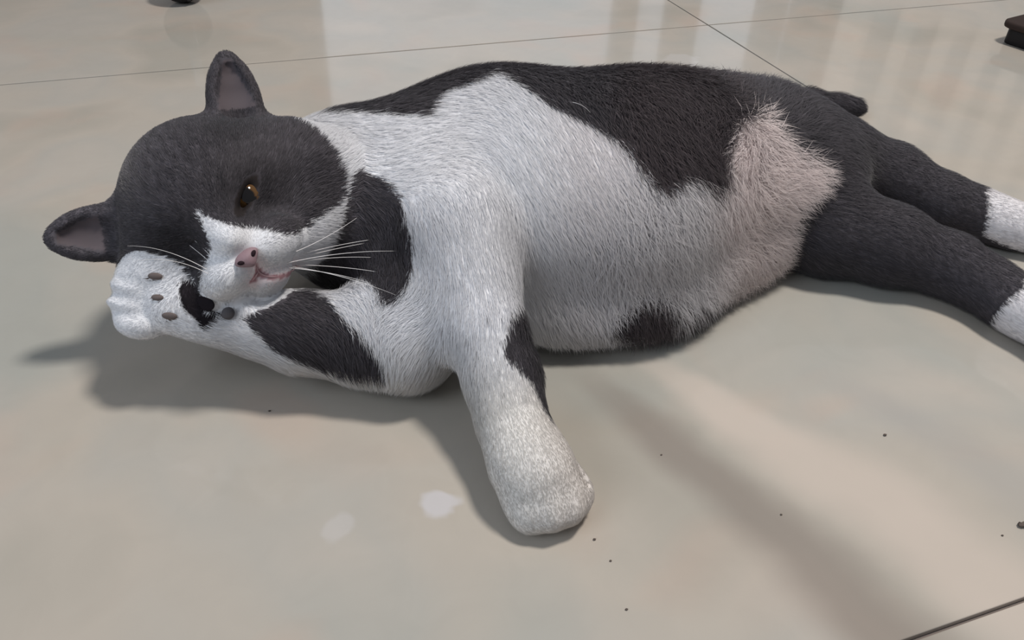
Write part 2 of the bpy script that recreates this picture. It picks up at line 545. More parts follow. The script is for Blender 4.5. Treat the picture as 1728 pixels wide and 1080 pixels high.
# ------------------------------------------------------------------ coat pattern
WHITE_TRUNK = [(455, 150), (480, 188), (530, 192), (595, 190), (640, 193), (715, 198), (728, 180), (742, 158), (790, 140), (832, 121), (880, 145), (920, 172), (960, 190),
               (1000, 212), (1040, 235), (1068, 262), (1082, 290), (1098, 312), (1120, 312), (1150, 293), (1185, 300), (1205, 326), (1215, 300), (1222, 270),
               (1238, 240), (1250, 200), (1268, 190), (1292, 205), (1308, 235), (1330, 250), (1352, 262), (1392, 290), (1384, 308), (1362, 330), (1335, 350), (1325, 375),
               (1338, 405), (1322, 430), (1330, 455), (1325, 480), (1330, 1080), (0, 1080), (0, 440), (190, 445), (330, 455), (345, 440), (356, 415), (350, 395), (330, 355), (355, 368), (385, 381),
               (440, 389), (480, 398), (500, 396), (515, 382), (545, 358), (573, 336), (400, 300), (400, 150)]
NECK = [(600, 289), (622, 292), (645, 305), (672, 335), (686, 365), (694, 400), (695, 450), (684, 498), (660, 508), (600, 496), (545, 482), (500, 478), (530, 450), (548, 425), (568, 385), (578, 345), (586, 305)]
BELLY1 = [(1022, 552), (1046, 515), (1075, 494), (1100, 486), (1122, 497), (1130, 525), (1138, 548), (1110, 556), (1080, 560), (1050, 558)]
BELLY2 = [(1146, 545), (1150, 495), (1170, 512), (1186, 488), (1205, 502), (1222, 492), (1222, 535), (1190, 556), (1150, 560)]
FORE = [(888, 498), (905, 510), (917, 560), (924, 640), (932, 712), (918, 690), (905, 660), (890, 632), (872, 615), (858, 608), (848, 585), (855, 560), (862, 530)]
ARM = [(395, 500), (450, 495), (520, 488), (545, 505), (575, 535), (610, 562), (640, 595), (652, 632), (600, 633), (540, 622), (480, 600), (448, 583), (425, 560), (408, 540)]
PALM = [(305, 470), (325, 474), (350, 480), (395, 490), (400, 515), (376, 528), (352, 542), (340, 557), (330, 542), (310, 522), (302, 500)]
PADSPOTS = [[(248, 470), (262, 462), (274, 468), (270, 474), (252, 474)], [(256, 500), (272, 496), (278, 504), (268, 510)], [(272, 532), (290, 526), (297, 532), (290, 540), (275, 540)]]
PAWU = [(1662, 300), (1666, 350), (1658, 399), (1728, 428), (1900, 470), (1900, 300)]
PAWL = [(1728, 470), (1725, 485), (1700, 505), (1682, 525), (1672, 545), (1660, 640), (1950, 640), (1950, 470)]


def snoise(P, s):
    """cheap smooth pseudo noise on points"""
    a = np.sin(P @ np.array([1.7, 2.3, 3.1]) * s + 1.3 * np.sin(P @ np.array([-2.9, 1.3, 2.1]) * s))
    c = np.sin(P @ np.array([3.3, -1.9, 1.1]) * s * 1.37 + 2.1 * np.sin(P @ np.array([1.1, 2.7, -2.3]) * s * .8))
    return (a + c) / 2


def arm_dist(P):
    d = np.full(len(P), 9.0)
    for (a, r0), (c, r1) in zip(ARMPTS[:-1], ARMPTS[1:]):
        d = np.minimum(d, cone_d(P.astype(np.float32), a, c, r0, r1))
    return np.minimum(d, np.linalg.norm(P - pc, axis=1) - .026)


def leg_dist(P):
    L_ = [(at(795, 480, .064), .0240), (at(820, 560, .052), .0195), (at(848, 640, .039), .0180), (at(864, 712, .029), .0165), (at(893, 780, .0220), .0190)]
    return np.min([cone_d(P.astype(np.float32), a, c, r0, r1) for (a, r0), (c, r1) in zip(L_[:-1], L_[1:])], axis=0)


def head_dist(P):
    q = (P - HC) @ HB.T / HS
    def e(c, r): k = np.linalg.norm((q - np.array(c)) / np.array(r), axis=1); return (k - 1) * min(r)
    d = np.minimum(e((0, -.006, .006), (.058, .05, .047)), e((0, .036, -.022), (.033, .03, .028)))
    d = np.minimum(d, e((.047, -.004, -.002), (.036, .035, .035)))
    d = np.minimum(d, e((-.036, -.002, -.006), (.029, .030, .028)))
    d = np.minimum(d, e((.031, .014, -.027), (.025, .024, .021)))
    for bs, td, n_, ln, r0 in EARS:
        w_ = P - bs; t = np.clip(w_ @ td, 0, ln)
        d = np.minimum(d, np.linalg.norm(w_ - t[:, None] * td, axis=1) - r0)
    return np.minimum(d, e((0, -.012, .030), (.046, .04, .038)))


FACE_WHITE = [(333, 355), (350, 368), (385, 381), (440, 389), (485, 398), (502, 394), (518, 380), (545, 357), (574, 336), (578, 300), (563, 262), (536, 228), (505, 203), (468, 186),
              (700, 150), (700, 540), (330, 540), (338, 478), (345, 450), (357, 422), (350, 398)]


def coat(P, jitter=0.0):
    """1 = dark grey, 0 = white for points on the skin; the coat map was read off the photograph"""
    p = px(P)
    if jitter: p = p + rng.normal(0, jitter, p.shape)
    am = 2.5 + 6.5 * sstep(980, 1080, p[:, 0]) * (1 - sstep(1380, 1420, p[:, 0]))
    p = p + np.stack([snoise(P, 520), snoise(P[:, ::-1], 480)], 1) * am[:, None]
    dark = ~inpoly(p, WHITE_TRUNK)
    for q in (NECK, BELLY1, BELLY2): dark |= inpoly(p, q)
    dark |= inpoly(p, FORE) & (leg_dist(P) < .007)
    dark &= ~(inpoly(p, PAWU) | inpoly(p, PAWL))
    ad, hd = arm_dist(P), head_dist(P)
    left = p[:, 0] < 700
    ishd = (hd < .010) & (hd < ad - .002) & left
    isar = (ad < .012) & ~ishd & left
    dark = np.where(ishd, ~inpoly(p, FACE_WHITE) | inpoly(p, NECK), dark)
    dark = np.where(isar, inpoly(p, ARM), dark)
    return dark


def headish(P):
    return (P - HC) @ HB.T / HS


def skin_colour(P, dark, r=None):
    p = px(P); n = len(P)
    q = headish(P)
    white = np.array([.76, .765, .79]); grey = np.array([.070, .064, .073])
    c = np.where(dark[:, None], grey, white).astype(float)
    v = 1 + .16 * snoise(P, 150)
    c *= np.where(dark, v, 1 + .02 * snoise(P, 120))[:, None]
    hd_ = head_dist(P) < .012
    eyed = np.hypot((q[:, 0] - .0225) / .022, (q[:, 2] - .004) / .016); eyel = np.hypot((q[:, 0] + .0225) / .022, (q[:, 2] - .004) / .016)
    k = 1 - .42 * sstep(1.5, .4, np.minimum(eyed, eyel)) - .35 * sstep(1.3, .4, np.hypot((q[:, 0] - .040) / .018, (q[:, 2] - .038) / .012)) + .35 * sstep(.02, .06, q[:, 2]) * sstep(.03, -.01, q[:, 0]) + .25 * sstep(.04, .065, q[:, 0]) * sstep(.03, 0, q[:, 2])  # lighter crown edge mixes coat tone with painted sheen
    k *= 1 + .22 * np.sin(q[:, 0] * 900 + 2 * snoise(P, 120)) * sstep(.02, .04, q[:, 2]) * sstep(.03, .0, np.abs(q[:, 0]))
    c = np.where((dark & hd_)[:, None], c * k[:, None], c)
    # brownish cast along the flank, bluish on the head
    br = (sstep(980, 1080, p[:, 0]) * sstep(1300, 1220, p[:, 0]) * dark)[:, None]
    c *= 1 + br * np.array([.05, -.06, -.10])
    fl = (sstep(860, 1000, p[:, 0]) * (~dark))[:, None]            # warmer, dimmer light on the flank painted into the white
    c *= 1 - fl * np.array([.06, .09, .10])
    warm = (sstep(1150, 1260, p[:, 0]) * (~dark) * (p[:, 0] < 1500))[:, None]
    c *= 1 + warm * np.array([.15, .06, .02])
    # paws are creamier
    pw = (~dark) * np.maximum(sstep(540, 720, p[:, 1]), (p[:, 0] < 420) * sstep(430, 470, p[:, 1]) * (q[:, 1] < .02))
    c *= 1 - pw[:, None] * np.array([.09, .12, .18])
    return c


dk = coat(V)
vc = skin_colour(V, dk)
pv = px(V)
vhead = (head_dist(V) < .010) & (head_dist(V) < arm_dist(V) - .002)
m_ = inpoly(pv, PALM) & ~vhead & ((VN @ RW[:, 2]) > .1)
vc[m_] = np.array([.020, .016, .020])
# inner ears: thin bare skin, greyish
INEAR = np.zeros(len(V), bool)
for bs, td, n_, ln, r0 in EARS:
    d = V - bs; t = d @ td; side = nrm(np.cross(td, n_)); lat = np.abs(d @ side)
    half = r0 * .62 * (1 - t / ln) + .001
    m_ = (t > .004) & (t < ln - .005) & (lat < half) & ((VN @ n_) > .15)
    INEAR |= m_
    vc[m_] = np.array([.105, .088, .096])
isarm = pv[:, 0] < 560
frontface = (VN @ (-RW[:, 2] * -1)) > 0
arm_m = (pv[:, 0] < 420) & (((V - HC) @ HF) < .03) | (np.abs(V[:, 2] - .04) < .03) & (pv[:, 0] < 420)
# nose leather, lips
q = headish(V)
nose_m = (np.abs(q[:, 0]) < .0060 + (q[:, 2] + .0195) * .45) & (q[:, 2] > -.0275) & (q[:, 2] < -.0175) & (q[:, 1] > .050)
MOUTH = [[onto(q_)[0] for q_ in line] for line in ([(433, 450), (436, 459), (446, 466), (460, 468), (476, 466), (490, 460), (501, 451)], [(436, 459), (431, 468), (425, 475)])]
md = np.full(len(V), 9.0); mdh = lambda P: np.min([cone_d(P.astype(np.float32), a_, c_, 0, 0) for l_ in MOUTH for a_, c_ in zip(l_[:-1], l_[1:])], axis=0)
md = mdh(V)
lip_m = md < .0016
pinkish = sstep(.011, .002, md)[:, None] * .6
vc = vc * (1 - pinkish) + np.array([.60, .45, .47]) * pinkish
vc[lip_m] = np.array([.34, .19, .21])
eye_m = np.zeros(len(V), bool)
for e, s in zip(EYES, (-1, 1)):
    qq = (V - e) @ EB.T
    r_ = np.sqrt((qq[:, 0] / .0125) ** 2 + (qq[:, 2] / .0046) ** 2)
    eye_m |= (r_ < 1) & (qq[:, 1] > -.01) & (s > 0)
vc[eye_m] = np.array([.022, .018, .018])

skin_mat, snt, sb = mat('short_coat_skin', .85, spec=.15, sheen=.0)
at_ = snt.nodes.new('ShaderNodeVertexColor'); at_.layer_name = 'coat'
snt.links.new(at_.outputs[0], sb.inputs['Base Color'])
cat = empty('cat', (float(at(900, 400)[0]), float(at(900, 400)[1]), 0))
cat['label'] = 'grey and white shorthaired cat lying on its side on the polished floor'
cat['category'] = 'cat'


def own(o):
    """child of the cat, kept where it was built"""
    o.parent = cat; o.matrix_parent_inverse = Matrix.Translation(-cat.location)
    return o


def rgb_noise(nt_, bsdf, scale, strength):
    n = nt_.nodes.new('ShaderNodeTexNoise'); n.inputs['Scale'].default_value = scale
    bb = nt_.nodes.new('ShaderNodeBump'); bb.inputs['Strength'].default_value = strength; bb.inputs['Distance'].default_value = .0005
    nt_.links.new(n.outputs[0], bb.inputs['Height']); nt_.links.new(bb.outputs[0], bsdf.inputs['Normal'])


own(big_mesh('body', V, Q, skin_mat, colors=vc))

# ------------------------------------------------------------------ fur
import os
NH = int(os.environ.get('CATHAIR', 380000))
w = FA.copy()
fc = V[Q].mean(1); fq = headish(fc); fp = px(fc)
hid = (fc[:, 2] < .004)
w[hid] *= .05
bad = nose_m | lip_m | eye_m | INEAR
w[bad[Q].any(1)] = 0
ishead = (head_dist(fc) < .010) & (head_dist(fc) < arm_dist(fc) - .002)
w[ishead] *= 2.2
w[(fp[:, 1] > 560) & (fp[:, 0] > 700) & (fp[:, 0] < 1010)] *= 2.0
w[(fp[:, 0] < 480) & ~ishead] *= 1.8
away = (fc - CAMP); away /= np.linalg.norm(away, axis=1)[:, None]
fnn = VN[Q].mean(1)
w[(fnn * away).sum(1) > .35] *= .25          # thinner coat where it lies against the floor side
pr = np.cumsum(w / w.sum()); fi = np.searchsorted(pr, rng.random(NH)); fi = np.minimum(fi, len(Q) - 1)
u, v_ = rng.random(NH), rng.random(NH)
A, B_, C_, D_ = (Q[fi, k] for k in range(4))


def bil(X): return (X[A] * ((1 - u) * (1 - v_))[:, None] + X[B_] * (u * (1 - v_))[:, None] + X[C_] * (u * v_)[:, None] + X[D_] * ((1 - u) * v_)[:, None])


R0 = bil(V); RN = bil(VN); RN /= np.linalg.norm(RN, axis=1)[:, None]
rp = px(R0); rq = headish(R0)
rhead = (head_dist(R0) < .010) & (head_dist(R0) < arm_dist(R0) - .002)

# lay of the coat: guide vectors at guide points, blended by nearness
G = []


def guide(p, z, to, zt, w_=1.0, length=.010, lift=.35):
    a = at(*p, z); c = at(*to, zt); G.append((a, nrm(c - a), w_, length, lift))


for x, y, z, tx, ty, zt, ln, li in (
        (600, 230, .11, 700, 250, .11, .010, .30), (560, 330, .11, 640, 420, .09, .011, .3), (640, 400, .10, 690, 520, .07, .012, .3), (690, 250, .12, 800, 250, .12, .010, .25),
        (740, 150, .08, 840, 140, .08, .011, .45), (640, 180, .06, 740, 160, .08, .012, .5), (840, 115, .08, 940, 130, .08, .011, .4), (820, 300, .13, 880, 420, .12, .008, .15), (960, 250, .12, 1060, 330, .12, .010, .16), (900, 380, .11, 960, 480, .1, .008, .14),
        (900, 160, .11, 980, 210, .11, .013, .30), (1000, 130, .08, 1100, 150, .08, .010, .3), (1030, 220, .11, 1100, 300, .11, .017, .35), (1150, 200, .11, 1220, 290, .10, .015, .25), (1180, 290, .10, 1220, 360, .08, .017, .35),
        (1150, 120, .07, 1260, 130, .07, .009, .25), (1000, 400, .10, 1080, 500, .07, .012, .2), (900, 480, .06, 950, 590, .03, .013, .3), (960, 540, .03, 990, 600, .01, .015, .45),
        (1080, 480, .07, 1060, 570, .01, .022, .5), (1180, 480, .05, 1190, 570, .01, .024, .6), (1250, 450, .06, 1250, 540, .01, .024, .6), (1280, 480, .02, 1310, 520, .01, .024, .6),
        (1250, 330, .09, 1250, 420, .06, .020, .4), (1290, 260, .09, 1360, 300, .08, .021, .5), (1320, 320, .08, 1390, 330, .06, .022, .55), (1280, 210, .10, 1290, 190, .10, .018, .5), (1300, 400, .06, 1350, 440, .03, .021, .5),
        (1220, 260, .10, 1190, 300, .10, .016, .4),
        (1330, 150, .08, 1430, 210, .06, .008, .25), (1420, 260, .07, 1500, 300, .05, .007, .25), (1550, 320, .05, 1650, 360, .03, .006, .25), (1420, 400, .05, 1520, 430, .04, .007, .25), (1600, 450, .04, 1700, 510, .03, .006, .25),
        (1410, 175, .02, 1450, 185, .02, .007, .4), (1750, 390, .03, 1800, 400, .03, .005, .2), (1750, 545, .03, 1800, 580, .03, .005, .2),
        (820, 440, .10, 845, 540, .08, .010, .2), (850, 600, .06, 870, 700, .045, .0055, .14), (800, 600, .05, 790, 690, .03, .009, .3), (900, 560, .05, 900, 660, .04, .011, .28), (880, 740, .04, 915, 820, .03, .0035, .12), (930, 840, .02, 950, 890, .01, .0025, .12), (900, 800, .04, 925, 860, .03, .0028, .1),
        (700, 540, .05, 600, 560, .05, .012, .3), (720, 610, .03, 690, 650, .01, .012, .35), (620, 580, .05, 650, 640, .02, .011, .3), (600, 520, .05, 650, 580, .04, .012, .28), (500, 540, .05, 580, 600, .03, .009, .25),
        (420, 550, .05, 520, 590, .04, .006, .25), (300, 530, .05, 400, 560, .05, .003, .2), (220, 510, .05, 200, 500, .05, .0022, .2), (270, 500, .06, 240, 500, .06, .0022, .2)):
    guide((x, y), z, (tx, ty), zt, 1.0, ln, li)
for r_, f_, u_, d_, ln, li in ((0, .03, .03, (0, -.5, 1), .0048, .22), (0, .06, -.012, (0, -.3, 1), .0018, .2), (.03, .03, .01, (.6, -.6, .5), .0050, .25), (-.03, .03, .01, (-.6, -.6, .5), .0050, .25),
                               (.05, .01, -.01, (.5, -.9, -.1), .0075, .3), (-.05, .01, -.01, (-.5, -.9, -.1), .0075, .3), (.04, .02, -.04, (.6, -.7, -.6), .0080, .3), (-.04, .02, -.04, (-.6, -.7, -.6), .0080, .3),
                               (.013, .06, -.026, (.7, -.5, -.3), .0028, .2), (-.013, .06, -.026, (-.7, -.5, -.3), .0028, .2), (0, .05, -.046, (0, -.8, -.6), .0045, .3), (0, -.03, .05, (0, -1, 0), .0065, .3),
                               (.04, -.02, .06, (.4, -.3, .9), .0026, .2), (-.04, -.02, .06, (-.4, -.3, .9), .0026, .2)):
    G.append((hp(r_, f_, u_), nrm(HR * d_[0] + HF * d_[1] + HU * d_[2]), 1.0, ln, li))
GP = np.array([g[0] for g in G]); GD = np.array([g[1] for g in G]); GL = np.array([[g[3], g[4]] for g in G])
ghead = np.arange(len(G)) >= len(G) - 14
flow = np.empty((NH, 3)); LL = np.empty((NH, 2))
for s0 in range(0, NH, 40000):
    s1 = min(NH, s0 + 40000)
    d2 = ((R0[s0:s1, None, :] - GP[None]) ** 2).sum(2)
    W = 1 / (d2 + .00018) ** 2
    W = np.where(rhead[s0:s1, None] == ghead[None], W, W * .02)
    W /= W.sum(1)[:, None]
    flow[s0:s1] = W @ GD; LL[s0:s1] = W @ GL
flat_ = 1 - sstep(.013, .018, LL[:, 0])
LL[:, 1] *= 1 - .45 * flat_
length = LL[:, 0] * rng.uniform(.65, 1.15, NH); lift = LL[:, 1] * rng.uniform(.6, 1.5, NH)
length *= np.clip(.3 + mdh(R0) / .012, .3, 1)
isear = np.zeros(NH, bool)
for bs, td, n_, ln, r0 in EARS:
    d = R0 - bs; t = d @ td; m_ = (t > .002) & (t < .06) & (np.linalg.norm(d - t[:, None] * td, axis=1) < .026)
    isear |= m_; flow[m_] = td
length[isear] = .0022 * rng.uniform(.7, 1.2, isear.sum()); lift[isear] = .15
# clumps: neighbouring hairs lean the same way
cl = np.stack([snoise(R0, 330), snoise(R0[:, [1, 2, 0]], 300), snoise(R0[:, [2, 0, 1]], 360)], 1)
longf = sstep(.008, .020, LL[:, 0])
calm = np.where(coat(R0), 1, .45 + .55 * longf)                # the short white coat lies very smooth
flow = flow + cl * (.12 * calm + .38 * longf)[:, None] + rng.normal(0, 1, (NH, 3)) * (.07 * calm + .10 * longf)[:, None]
lift *= .55 + .45 * calm
flow -= (flow * RN).sum(1)[:, None] * RN
flow /= np.maximum(np.linalg.norm(flow, axis=1), 1e-9)[:, None]
d0 = flow * 1.0 + RN * (lift * 1.6)[:, None]; d0 /= np.linalg.norm(d0, axis=1)[:, None]
d1 = flow * 1.0 + RN * (lift * .5)[:, None]; d1 /= np.linalg.norm(d1, axis=1)[:, None]
wid = np.cross(d0, RN) + rng.normal(0, .25, (NH, 3)) * RN
wid /= np.maximum(np.linalg.norm(wid, axis=1), 1e-9)[:, None]
hw = (.00015 + .00006 * longf) * rng.uniform(.7, 1.2, NH)
M = R0 + d0 * (length * .5)[:, None]; TIP = M + d1 * (length * .5)[:, None]
TIP[:, 2] = np.maximum(TIP[:, 2], .0006); M[:, 2] = np.maximum(M[:, 2], .0006)
HV = np.stack([R0 - wid * hw[:, None] - RN * .0004, R0 + wid * hw[:, None] - RN * .0004, M + wid * (hw * .8)[:, None], M - wid * (hw * .8)[:, None], TIP], 1)
hdark = coat(R0, 2.0)
# stray white hairs in the grey, and a few dark ones on the foreleg
hc = skin_colour(R0, hdark)
hc *= np.where(hdark, rng.uniform(.82, 1.14, NH), rng.uniform(.95, 1.03, NH))[:, None]
lt = hdark & (rng.random(NH) < .10); hc[lt] *= 1.8
stray = (~hdark) & (rp[:, 1] > 520) & (rp[:, 1] < 760) & (rp[:, 0] > 745) & (rp[:, 0] < 850) & (rng.random(NH) < .03) & (snoise(R0, 500) > 0)
hc[stray] = np.array([.12, .11, .12])
# palm fur and dark between the toes
armside = (R0 - HC) @ HF < .060
near = RN @ (RW[:, 2]) > .1
pm = inpoly(rp + rng.normal(0, 2, rp.shape), PALM) & near
HCOL = hc
HCOL[pm & ~rhead] = np.array([.020, .016, .020])
for s_ in PADSPOTS:
    mm = inpoly(rp, s_) & near & ~rhead; HCOL[mm] = np.array([.16, .135, .13])
HCv = np.repeat(HCOL[:, None, :], 5, 1)
HCv[:, :2] *= np.where(hdark, .80, .93)[:, None, None]; HCv[:, 4] *= 1.04
hn = RN + rng.normal(0, 1, (NH, 3)) * np.where(hdark, .10, .05)[:, None] + flow * .10; hn /= np.linalg.norm(hn, axis=1)[:, None]
HN = np.repeat(hn[:, None, :], 5, 1)
base_i = (np.arange(NH) * 5)[:, None]
tris = np.concatenate([base_i + np.array([[0, 1, 2]]), base_i + np.array([[0, 2, 3]]), base_i + np.array([[3, 2, 4]])])
fur_mat, fnt, fb = mat('fur_strand', .75, spec=.22, sheen=.22)
fb.inputs['Sheen Roughness'].default_value = .45
a2 = fnt.nodes.new('ShaderNodeVertexColor'); a2.layer_name = 'coat'
fnt.links.new(a2.outputs[0], fb.inputs['Base Color'])
tr = fnt.nodes.new('ShaderNodeBsdfTranslucent'); fnt.links.new(a2.outputs[0], tr.inputs[0])
mx = fnt.nodes.new('ShaderNodeMixShader'); mx.inputs[0].default_value = .35
fnt.links.new(fb.outputs[0], mx.inputs[1]); fnt.links.new(tr.outputs[0], mx.inputs[2])
fnt.links.new(mx.outputs[0], fnt.nodes['Material Output'].inputs[0])
fur = own(big_mesh('fur', HV.reshape(-1, 3), tris, fur_mat, normals=HN.reshape(-1, 3), colors=np.clip(HCv.reshape(-1, 3), 0, 1)))
fur['kind'] = 'stuff'
print('fur', time.time() - T0)

# ------------------------------------------------------------------ eyes, nose, whiskers, pads


def sphere(n=24, m_=14):
    V = [(0, 0, 1)]
    for i in range(1, m_):
        a = math.pi * i / m_
        V += [(math.sin(a) * math.cos(2 * math.pi * j / n), math.sin(a) * math.sin(2 * math.pi * j / n), math.cos(a)) for j in range(n)]
    V.append((0, 0, -1)); Fq = [(0, 1 + j, 1 + (j + 1) % n) for j in range(n)]
    for i in range(m_ - 2):
        b0 = 1 + i * n
        Fq += [(b0 + j, b0 + n + j, b0 + n + (j + 1) % n, b0 + (j + 1) % n) for j in range(n)]
    b0 = 1 + (m_ - 2) * n
    Fq += [(b0 + j, len(V) - 1, b0 + (j + 1) % n) for j in range(n)]
    return np.array(V), Fq


SV, SF = sphere()


def blob(name, c, B, r, mt, parent=None, shape=None, n=(24, 14)):
    """an ellipsoid with axes B (rows) and radii r, optionally reshaped"""
    V0, F0 = (SV, SF) if n == (24, 14) else sphere(*n)
    Vl = V0 * np.asarray(r)
    if shape: Vl = shape(V0, Vl)
    return own(link_mesh(name, np.asarray(c) + Vl @ B, F0, mt))


eye_mat, ent, eb = mat('amber_eye', .06, spec=.6)
gm = ent.nodes.new('ShaderNodeNewGeometry')


def eye(e, s, name):
    """eyeball with iris and slit pupil; object axes across/crown/forward"""
    r = .0100; c = e - HF * .0091
    look = nrm(HF * .96 + HR * s * .06 - HU * .02)
    B = np.array([nrm(np.cross(HU, look)), HU - (HU @ look) * look, look]); B[1] = nrm(B[1])
    V0, F0 = sphere(40, 28)
    Vw = V0 * r
    o = link_mesh(name, c + Vw @ B, F0, eye_mat)
    a = o.data.color_attributes.new('iris', 'FLOAT_COLOR', 'POINT')
    rad = np.hypot(V0[:, 0], V0[:, 1]); f = V0[:, 2] > 0
    colr = np.full((len(V0), 4), 1.0)
    colr[:, :3] = (.10, .07, .06)
    ir = f & (rad < .80); colr[ir, :3] = (.105, .052, .016)
    rim = f & (rad > .72) & (rad < .84); colr[rim, :3] = (.05, .03, .015)
    pu = f & (np.abs(V0[:, 0]) < .36 * np.sqrt(np.clip(1 - (V0[:, 1] / .62) ** 2, 0, 1))) ; colr[pu, :3] = (.004, .003, .003)
    a.data.foreach_set('color', colr.astype(np.float32).ravel())
    return own(o)


vcn = ent.nodes.new('ShaderNodeVertexColor'); vcn.layer_name = 'iris'; ent.links.new(vcn.outputs[0], eb.inputs['Base Color'])
eye(EYES[1], 1, 'eye')

nose_mat, nn_, nb = mat('pink_nose_leather', .45, (.27, .18, .20), .35)
rgb_noise(nn_, nb, 900, .3)
nostril_mat, _, _ = mat('nostril', .8, (.018, .008, .012), .2)


def nose_shape(V0, Vl):
    x, y, z = V0[:, 0], V0[:, 1], V0[:, 2]           # across, forward, crown
    Vl = Vl.copy(); Vl[:, 0] *= .50 + .50 * sstep(-1, .35, z)
    Vl[:, 2] -= .0008 * (1 - np.abs(x)) * (z > 0)
    return Vl


NB = np.array([HR, nrm(HF * .96 + HU * .28), nrm(HU * .96 - HF * .28)])
nc = hp(0, .0600, -.0218)
blob('nose', nc, NB, (.0075, .0040, .0052), nose_mat, shape=nose_shape)
for s_ in (-1, 1):
    blob('nostril', nc + HR * s_ * .0040 + NB[1] * .0030 - NB[2] * .0006, np.array([nrm(HR + NB[2] * .5 * s_), NB[1], nrm(NB[2] - HR * .5 * s_)]), (.0020, .0010, .0012), nostril_mat, n=(12, 8))

pad_mat, pn, pb_ = mat('grey_pad_leather', .6, (.085, .078, .085), .3)
rgb_noise(pn, pb_, 700, .4)


h, n_ = onto((385, 529)); PBz = basis(HR, n_)
h_w = h; blob('wrist_pad', h + n_ * .0012, PBz, (.0036, .0034, .0030), pad_mat)
h, n_ = onto((345, 512)); PBz = basis(at(300, 500, .05) - at(380, 520, .05), n_)
blob('palm_pad', h + n_ * .0003, PBz, (.0065, .0040, .0014), mat('black_pad_leather', .9, (.014, .011, .014), .1)[0])
for q_, rr_ in (((262, 466), .0040), ((266, 502), .0034), ((286, 533), .0042)):
    h, n_ = onto(q_); PBz = basis(at(300, q_[1] + 5, .05) - at(220, q_[1], .05), n_)
    blob('toe_pad', h + n_ * .0002, PBz, (rr_, rr_ * .5, .0012), mat('taupe_pad_leather', .6, (.12, .095, .09), .3)[0])

lip_mat, _, _ = mat('lip', .6, (.30, .19, .205), .25)
for li_, l_ in enumerate(MOUTH):
    P_ = np.array(l_)
    for _ in range(2):                                   # smooth the line
        P_ = np.concatenate([P_[:1], (P_[:-1] * .75 + P_[1:] * .25), (P_[:-1] * .25 + P_[1:] * .75)[-1:], P_[-1:]]) if False else P_
    T_ = np.linspace(0, 1, len(P_)); tt = np.linspace(0, 1, 22)
    C_ = np.stack([np.interp(tt, T_, P_[:, k]) for k in range(3)], 1)
    for _ in range(4): C_[1:-1] = (C_[:-2] + C_[2:] + 2 * C_[1:-1]) / 4
    Vw, Fw = [], []
    for i, c_ in enumerate(C_):
        dr = nrm(C_[min(i + 1, 21)] - C_[max(i - 1, 0)]); x_ = nrm(np.cross(dr, HF)); rr_ = .00065 * (1 - .65 * abs(2 * i / 21 - .8))
        Vw += [c_ + HF * .0003 + x_ * rr_ * math.cos(k * math.pi / 3) + HF * rr_ * .7 * math.sin(k * math.pi / 3) for k in range(6)]
        if i: Fw += [(6 * i - 6 + k, 6 * i - 6 + (k + 1) % 6, 6 * i + (k + 1) % 6, 6 * i + k) for k in range(6)]
    own(link_mesh('lip', Vw, Fw, lip_mat))

whisker_mat, _, _ = mat('whisker', .4, (.82, .80, .80), .5)


def whisker(a, c, bend, r=.00022):
    a, c = np.asarray(a), np.asarray(c); mid = (a + c) / 2 + np.asarray(bend)
    n = 12; Vw, Fw = [], []
    for i in range(n):
        t = i / (n - 1); p = a * (1 - t) ** 2 + mid * 2 * t * (1 - t) + c * t * t
        dr = nrm((mid - a) * (1 - t) + (c - mid) * t); x = nrm(np.cross(dr, HF + .01)); y = np.cross(dr, x); rr = r * (1 - .8 * t)
        Vw += [p + (x * math.cos(k * math.pi / 2) + y * math.sin(k * math.pi / 2)) * rr for k in range(4)]
        if i: Fw += [(4 * i - 4 + k, 4 * i - 4 + (k + 1) % 4, 4 * i + (k + 1) % 4, 4 * i + k) for k in range(4)]
    return own(link_mesh('whisker', Vw, Fw, whisker_mat))


ZW = .125
for (x0, y0), (x1, y1), bx, by in (((505, 430), (690, 398), 0, -10), ((500, 436), (672, 402), 10, -8), ((505, 442), (668, 438), 0, -12), ((498, 447), (690, 470), 10, -10), ((492, 450), (668, 498), 0, -12),
                                   ((498, 425), (645, 335), 0, 16), ((488, 452), (625, 478), 10, -6), ((484, 444), (700, 425), 0, -16)):
    h, _n = onto((x0, y0)); z0 = h[2]
    whisker(h, at(x1, y1, z0 - .004), at((x0 + x1) / 2 + bx, (y0 + y1) / 2 + by, z0 + .004) - (h + at(x1, y1, z0 - .004)) / 2)
for (x0, y0), (x1, y1) in (((352, 440), (212, 352)), ((356, 432), (232, 340)), ((350, 455), (215, 415)), ((352, 462), (235, 440))):
    h, _n = onto((x0, y0)); c1 = at(x1, y1, h[2] + .012)
    whisker(h, c1, (0, 0, .008), .00018)
for (x0, y0), (x1, y1) in (((402, 300), (330, 250)), ((408, 296), (350, 232))):
    h, _n = onto((x0, y0)); whisker(h, at(x1, y1, h[2] + .010), (0, 0, .006), .00014)
h, _n = onto((958, 172)); whisker(h, at(996, 190, h[2] + .001), (.002, 0, .003), .0002)

# ------------------------------------------------------------------ dark things at the edge of the frame
dark_mat, dn, db = mat('dark_brown_wood', .7, (.030, .019, .016), .25)
black_mat, kn, kb = mat('black_rubber', .55, (.006, .005, .006), .35)
rgb_noise(kn, kb, 400, .2)


